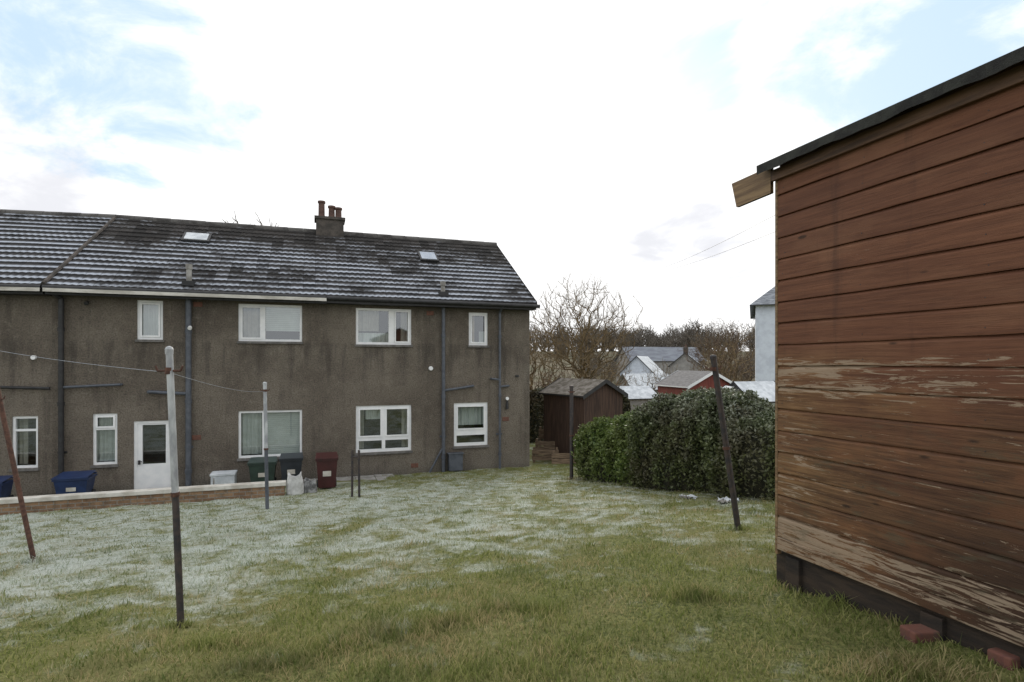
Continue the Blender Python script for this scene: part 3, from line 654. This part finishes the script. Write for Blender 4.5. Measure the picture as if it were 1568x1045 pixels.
HL1=mat_leaf('privet_leaf',(.034,.050,.017),(.135,.160,.055),(.090,.080,.045))
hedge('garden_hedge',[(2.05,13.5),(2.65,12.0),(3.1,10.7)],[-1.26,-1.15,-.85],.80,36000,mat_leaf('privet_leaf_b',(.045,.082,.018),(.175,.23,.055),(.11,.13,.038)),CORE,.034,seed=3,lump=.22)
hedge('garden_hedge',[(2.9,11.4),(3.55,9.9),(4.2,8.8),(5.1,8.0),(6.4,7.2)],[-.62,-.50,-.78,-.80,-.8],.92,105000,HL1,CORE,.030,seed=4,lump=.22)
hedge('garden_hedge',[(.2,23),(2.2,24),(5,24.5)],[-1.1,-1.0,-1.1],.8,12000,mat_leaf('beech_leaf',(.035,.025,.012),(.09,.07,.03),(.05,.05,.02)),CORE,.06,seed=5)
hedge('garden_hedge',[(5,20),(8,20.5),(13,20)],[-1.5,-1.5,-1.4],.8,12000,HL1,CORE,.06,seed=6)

# ---------------------------------------------------------------- small sheds and buildings beyond
def gable_building(name,x,y,rot,w,d,z0,ze,zr,wallm,roofm,over=.15,door=None,wins=(),chim=False,hip=False,vergem=None):
    e=empty(name,(x,y,0),rot); mb=MB()
    mb.face([(-w/2,-d/2,z0),(w/2,-d/2,z0),(w/2,-d/2,ze),(-w/2,-d/2,ze)],wallm); mb.face([(-w/2,d/2,z0),(w/2,d/2,z0),(w/2,d/2,ze),(-w/2,d/2,ze)],wallm)
    for s in (-1,1):
        mb.face([(s*w/2,-d/2,z0),(s*w/2,d/2,z0),(s*w/2,d/2,ze)]+([] if hip else [(s*w/2,0,zr-.03)])+[(s*w/2,-d/2,ze)],wallm)
    mb.make('walls',e)
    mb=MB(); o=over; sl=(zr-ze)/(d/2); zo=ze-o*sl; hx=(w/2-d/2*.9) if hip else w/2+o; t=.05
    for s in (-1,1):
        q=[(-w/2-o,s*(d/2+o),zo),(w/2+o,s*(d/2+o),zo),(hx,0,zr),(-hx,0,zr)]
        mb.face([(a,b,c+t) for a,b,c in q],roofm); mb.face(q,roofm)
        mb.face([q[0],q[1],(q[1][0],q[1][1],q[1][2]+t),(q[0][0],q[0][1],q[0][2]+t)],vergem or BLK)
        for a in (-1,1):
            if hip: mb.face([(a*(w/2+o),-d/2-o,zo+t),(a*(w/2+o),d/2+o,zo+t),(a*hx,0,zr+t)],roofm) if s==1 else None
            else: 
                p=[(a*(w/2+o),s*(d/2+o),zo),(a*(w/2+o),0,zr)]
                mb.face([(p[0][0]+a*.01,p[0][1],p[0][2]-.06),(p[1][0]+a*.01,0,p[1][2]-.06),(p[1][0]+a*.01,0,p[1][2]+t+.02),(p[0][0]+a*.01,p[0][1],p[0][2]+t+.02)],vergem or BLK)
    mb.make('roof',e)
    mb=MB()
    for (side,a,b,c,dd,m) in wins:
        if side=='f':
            mb.box(a,b,-d/2-.03,-d/2-.002,c,dd,UPVC); mb.box(a+.07,b-.07,-d/2-.036,-d/2-.031,c+.07,dd-.07,m)
            mb.box((a+b)/2-.03,(a+b)/2+.03,-d/2-.045,-d/2-.037,c+.07,dd-.07,UPVC)
        else:
            mb.box(-w/2-.03,-w/2-.002,a,b,c,dd,UPVC); mb.box(-w/2-.036,-w/2-.031,a+.07,b-.07,c+.07,dd-.07,m)
    if chim: mb.box(-w*.3,-w*.3+.8,-.35,.35,zr-.5,zr+.9,CHIM); mb.tube((-w*.3+.4,0,zr+.9),(-w*.3+.4,0,zr+1.3),.14,.11,POT,10)
    if mb.v: mb.make('openings',e)
    return e
BRNW=gm('brown_board',(.030,.016,.011),(.075,.042,.028),3,(9,9,.6),rough=.85,bs=.3)
MOSS=gm('frosty_felt',(.07,.058,.040),(.20,.18,.16),5,rough=.95,bs=.3)
REDW=gm('red_board',(.13,.028,.020),(.20,.05,.035),3,(9,9,.6),rough=.8,bs=.3)
DROOF=gm('slate_roof',(.05,.05,.055),(.11,.11,.12),4,(1,3,3),rough=.8,bs=.2)
SROOF=gm('frosted_slate_roof',(.10,.11,.13),(.28,.30,.33),3,(1,4,4),rough=.8,bs=.2)
GROOF=gm('grey_roof_far',(.13,.14,.17),(.20,.22,.25),.6,(1,4,4),rough=.8,bs=0)
HARL=gm('white_harling',(.50,.54,.61),(.60,.65,.72),3,rough=.95,bs=.4,bscale=60)
GREYH=gm('grey_harling',(.22,.21,.20),(.30,.29,.27),2,rough=.95,bs=.3)
DG=gm('dark_pane',(.04,.05,.06),(.07,.08,.09),1,rough=.15,bs=0)
gable_building('garden_shed',2.25,18.3,math.radians(-60),2.2,1.5,-3.2,-.93,-.52,BRNW,MOSS,.12)
gable_building('garden_shed',8.05,25.0,math.radians(104),2.6,2.2,-3.4,-.92,-.34,REDW,DROOF,.12,vergem=UPVC)
gable_building('garden_shed',6.3,30,math.radians(20),2.0,2.0,-3.5,-1.75,-1.2,GREYH,FROSTW,.1)
gable_building('greenhouse',7.75,18.2,math.radians(20),1.5,1.5,-3.1,-1.15,-.60,FROSTW,FROSTW,.06,wins=[('f',-.6,.6,-2.0,-1.4,DG)])
gable_building('greenhouse',6.6,17.2,math.radians(80),1.2,1.1,-3.1,-1.10,-.72,GREYH,FROSTW,.06)
gable_building('detached_house',22.2,31.5,math.radians(-23),16,9,-4.2,3.35,6.9,HARL,SROOF,.3,hip=True,wins=[('f',-6.2,-4.6,1.3,2.6,DG),('f',-6.2,-4.6,-1.8,-.4,DG)])
gable_building('cottage',17.0,74,math.radians(66),7.0,4.4,-6,-1.2,1.0,HARL,FROSTW,.3,wins=[('x',-1.0,1.0,-3.0,-1.9,DG)],chim=False)
gable_building('cottage',27.0,88,math.radians(70),6,4.5,-6,-.2,1.7,GREYH,SROOF,.3,chim=True,wins=[('f',-2,-.6,-2.6,-1.2,DG)])
gable_building('cottage',27,104,math.radians(10),14,7,-6,.7,3.1,GREYH,GROOF,.3)
gable_building('cottage',15,64,math.radians(15),5,4,-6,-2.6,-1.1,GREYH,FROSTW,.3)
# stepped timber fence between the house corner and the shed
mb=MB(); fw=gm('weathered_timber',(.09,.06,.038),(.22,.155,.10),4,(1,1,8),rough=.9,bs=.3)
for (xa,xb,yy,z) in ((.62,1.45,17.6,-2.66),(.75,1.75,18.3,-2.48),(1.2,2.0,17.2,-2.70),(.9,1.9,19.2,-2.2)):
    for q in range(2): mb.box(xa,xb,yy,yy+.03,z-.17*q-.15,z-.17*q,fw)
    for xx in (xa+.03,xb-.09): mb.box(xx,xx+.07,yy+.031,yy+.1,-3.3,z+.08,fw)
mb.make('timber_fence',None)

# ---------------------------------------------------------------- bare trees (branching grown into a crown volume)
def crown_tree(seed,base,h,w,n,th=.16,tipr=.011,twigs=2,twl=.045,flat=0.0,bf=.30,stems=1):
    r=np.random.default_rng(seed)
    tz=h*th; k=4
    nodes=[np.array([0,0,tz*j/k]) for j in range(k+1)]; par=[-1,0,1,2,3]; path=[tz*j/k for j in range(k+1)]
    u=r.normal(size=(n,3)); u/=np.linalg.norm(u,axis=1)[:,None]; rad=r.random(n)**.42
    az=np.arctan2(u[:,1],u[:,0]); el=u[:,2]
    lump=1+.10*np.sin(az*3+seed)+.08*np.sin(az*5+el*4+seed*2)+.07*np.sin(el*7+az*2)+.04*np.sin(az*11+el*9)
    cz=(h+tz*.9)/2; P=u*rad[:,None]*lump[:,None]*np.array([w/2,w/2,(h-tz*.9)/2*.97]); P[:,2]+=cz
    low=P[:,2]<cz; P[low,:2]*=(1-.25*((cz-P[low,2])/(cz-tz*.9+1e-6)))[:,None]
    fork=np.array([0,0,tz]); P=P[np.argsort(np.linalg.norm(P-fork,axis=1))]
    N=np.zeros((n+k+1,3)); N[:k+1]=nodes; PT=np.zeros(n+k+1); PT[:k+1]=path; cnt=k+1
    PT[:k]+=h*3  # discourage growth from the low trunk
    for p in P:
        d=np.linalg.norm(N[:cnt]-p,axis=1); c=d+bf*PT[:cnt]; j=int(np.argmin(c)); par.append(j); N[cnt]=p; PT[cnt]=PT[j]+d[j] if j>=k else d[j]; cnt+=1
    wgt=np.ones(cnt)
    for q in range(cnt-1,0,-1): wgt[par[q]]+=wgt[q]
    R=tipr*wgt**.42
    segs=[]
    for q in range(1,cnt):
        a=N[par[q]]; b=N[q]; L=np.linalg.norm(b-a); m=(a+b)/2+r.normal(0,.07,3)*L+np.array([0,0,-.05*L])
        ra=min(R[par[q]],R[q]*1.5); segs.append((a,m,ra,(ra+R[q])/2)); segs.append((m,b,(ra+R[q])/2,R[q]))
        if wgt[q]<9:
            d0=(b-a)/(L+1e-9)
            for t in range(twigs):
                dd=d0+r.normal(0,.45,3)+np.array([0,0,.45]); dd/=np.linalg.norm(dd); l=h*twl*r.uniform(.5,1.3); st=a+(b-a)*r.uniform(.4,1)
                e1=st+dd*l*.55; d2=dd+r.normal(0,.22,3)+np.array([0,0,.12]); e2=e1+d2/np.linalg.norm(d2)*l*.5
                segs.append((st,e1,tipr*.7,tipr*.5)); segs.append((e1,e2,tipr*.5,tipr*.3))
    b=np.array(base); return [(s[0]+b,s[1]+b,s[2],s[3]) for s in segs]
def segs_mesh(name,segs,mat,minr,parent=None):
    n=len(segs); P0=np.array([list(s[0]) for s in segs]);P1=np.array([list(s[1]) for s in segs]); R0=np.maximum(np.array([s[2] for s in segs]),minr);R1=np.maximum(np.array([s[3] for s in segs]),minr*.7)
    d=P1-P0; d/=np.linalg.norm(d,axis=1)[:,None]+1e-9; t=np.where(np.abs(d[:,2:3])<.9,np.array([[0,0,1.]]),np.array([[1.,0,0]])); a=np.cross(d,t); a/=np.linalg.norm(a,axis=1)[:,None]; b=np.cross(d,a)
    V=[]
    for P,R in ((P0,R0),(P1,R1)):
        for k in range(3):
            c,s_=math.cos(k*2.094),math.sin(k*2.094); V.append(P+a*(R*c)[:,None]+b*(R*s_)[:,None])
    V=np.stack(V,1).reshape(-1,3); bse=np.arange(n)*6
    F=np.concatenate([np.stack([bse+k,bse+(k+1)%3,bse+3+(k+1)%3,bse+3+k],1) for k in range(3)])
    return npmesh(name,V,F,mat,parent)
BARK=gm('winter_bark',(.085,.060,.032),(.22,.155,.080),2,rough=.95,bs=0)
BARK3=gm('shrub_bark',(.060,.038,.026),(.14,.088,.056),2,rough=.95,bs=0)
BARK2=gm('winter_twigs_hazed',(.11,.098,.085),(.19,.165,.135),.1,rough=1,bs=0)  # aerial haze mixed into the far twig colour
segs_mesh('bare_tree',crown_tree(11,(5.3,44,-4.0),10.7,9.6,1500,.16,.0115,3,.075,bf=.38),BARK,.006)
segs_mesh('bare_tree',crown_tree(5,(1.9,50,-4.2),7.8,6.0,600,.15,.012,3,.075,bf=.38),BARK,.006)
for (x,y,h,wd,seed,n) in ((2.9,34,3.2,4.2,9,400),(9.8,56,4.6,5,12,400),(18.6,50,7.6,6.5,5,650),(15.3,41,5.4,4.6,10,500),(21.8,58,9.0,8,14,650),(5.4,33,2.8,3.4,21,350),(12.6,48,4.0,4.0,24,350)):
    segs_mesh('bare_shrub',crown_tree(seed,(x,y,gzf(x,y)-.1),h,wd,n,.08,.010,2,.09),BARK3 if seed%2 else BARK,.007)
DT=empty('distant_trees',(0,0,0)); meshes=[]
for s in range(5):
    o=segs_mesh('tree_form',crown_tree(60+s,(0,0,0),16,[11,8,13,9,10][s],420,.12,.055,2,.06),BARK2,.045,DT); meshes.append(o.data)
    o.location=(60+22*s,340,8)
rr=random.Random(3)
for k in range(135):
    if k<105: y=rr.uniform(260,380); x=rr.uniform(-.02,.55)*y; sc=rr.uniform(.65,1.25)
    else: y=rr.uniform(120,190); x=rr.uniform(.12,.46)*y; sc=rr.uniform(.28,.5)
    o=bpy.data.objects.new('tree_form',rr.choice(meshes)); S.collection.objects.link(o); o.parent=DT
    o.location=(x,y,gzf(x,y)-1.5*sc); o.scale=(sc*rr.uniform(.9,1.3),)*2+(sc*rr.uniform(.85,1.1),); o.rotation_euler=(0,0,rr.uniform(0,6.28))
o=bpy.data.objects.new('tree_form',meshes[0]); S.collection.objects.link(o); o.parent=DT; o.location=(-25.5,56,-3.5); o.scale=(.7,.7,1.17)

# ---------------------------------------------------------------- sky and light
SUN_EL=math.radians(22); SUN_AZ=math.radians(8)
w=bpy.data.worlds.new('World'); S.world=w; w.use_nodes=True; nt=w.node_tree; bg=nt.nodes['Background']
sky=node(nt,'ShaderNodeTexSky',sky_type='NISHITA',sun_disc=False,sun_elevation=SUN_EL,sun_rotation=SUN_AZ,air_density=1.0,dust_density=1.5,ozone_density=1.0)
d=node(nt,'ShaderNodeTexCoord').outputs['Generated']
sep=node(nt,'ShaderNodeSeparateXYZ',{0:d}); zz=M(nt,'MAXIMUM',sep.outputs[2],0.0)
den=M(nt,'ADD',zz,.22)
pl=node(nt,'ShaderNodeCombineXYZ',{0:M(nt,'DIVIDE',sep.outputs[0],den),1:M(nt,'DIVIDE',sep.outputs[1],den),2:.3}).outputs[0]
n1=NO(nt,pl,2.6,8,.62,.4); n2=NO(nt,pl,3.2,6,.55,.3)
def patch(v,r0,r1,wt):
    V=Vector(v).normalized(); dt=node(nt,'ShaderNodeVectorMath',{0:d,1:tuple(V)},operation='DOT_PRODUCT').outputs[1]
    return M(nt,'MULTIPLY',SS(nt,dt,math.cos(math.radians(r1)),math.cos(math.radians(r0))),wt)
def mx(lst):
    tot=None
    for p in lst:
        q=patch(*p); tot=q if tot is None else M(nt,'MAXIMUM',tot,q)
    return tot
tot=mx([((-690,870,440),1,10,.85),((-580,870,425),1,11,.95),((-470,870,390),1,7,.75),((-590,870,550),1,6,.65),((250,870,440),1,9,.85),((200,870,400),1,6,.75),((540,870,440),1,11,.85),((660,870,480),1,11,.85),((470,870,560),2,7,.5),((760,870,520),2,10,.65),((0,-870,600),10,50,.7)])
blue=SS(nt,M(nt,'ADD',tot,M(nt,'MULTIPLY',M(nt,'SUBTRACT',n1,.5),2.2)),.42,1.05)
gp=mx([((-760,870,285),2,9,1.0),((260,870,185),1,7,1.0),((330,870,160),1,5,.8),((-640,870,300),1,6,.6)])
grey=SS(nt,M(nt,'ADD',gp,M(nt,'MULTIPLY',M(nt,'SUBTRACT',n2,.5),2.2)),.45,1.2)
cl=MIX(nt,grey,(12.9,12.9,12.9),(8.8,8.9,9.4))
sk=MIX(nt,.8,sky.outputs[0],(5.4,8.1,10.8))
c=MIX(nt,M(nt,'MULTIPLY',blue,.8),cl,sk)
nt.links.new(c,bg.inputs[0]); bg.inputs[1].default_value=.1
sl=bpy.data.lights.new('sun','SUN'); sl.energy=1.5; sl.angle=math.radians(10); sl.color=(1,.92,.80)
so=bpy.data.objects.new('sun',sl); S.collection.objects.link(so)
dv=Vector((math.sin(SUN_AZ)*math.cos(SUN_EL),math.cos(SUN_AZ)*math.cos(SUN_EL),math.sin(SUN_EL)))
so.rotation_euler=dv.to_track_quat('Z','Y').to_euler(); so.location=dv*50
# ---------------------------------------------------------------- camera
cd=bpy.data.cameras.new('camera'); cam=bpy.data.objects.new('camera',cd); S.collection.objects.link(cam)
cam.location=(0,0,0); cam.rotation_euler=(math.radians(90),0,0); cd.sensor_width=36; cd.lens=19.97; cd.shift_y=.0226; cd.clip_start=.05; cd.clip_end=3000
S.camera=cam
S.view_settings.view_transform='Standard'; S.view_settings.look='None'; S.view_settings.exposure=0
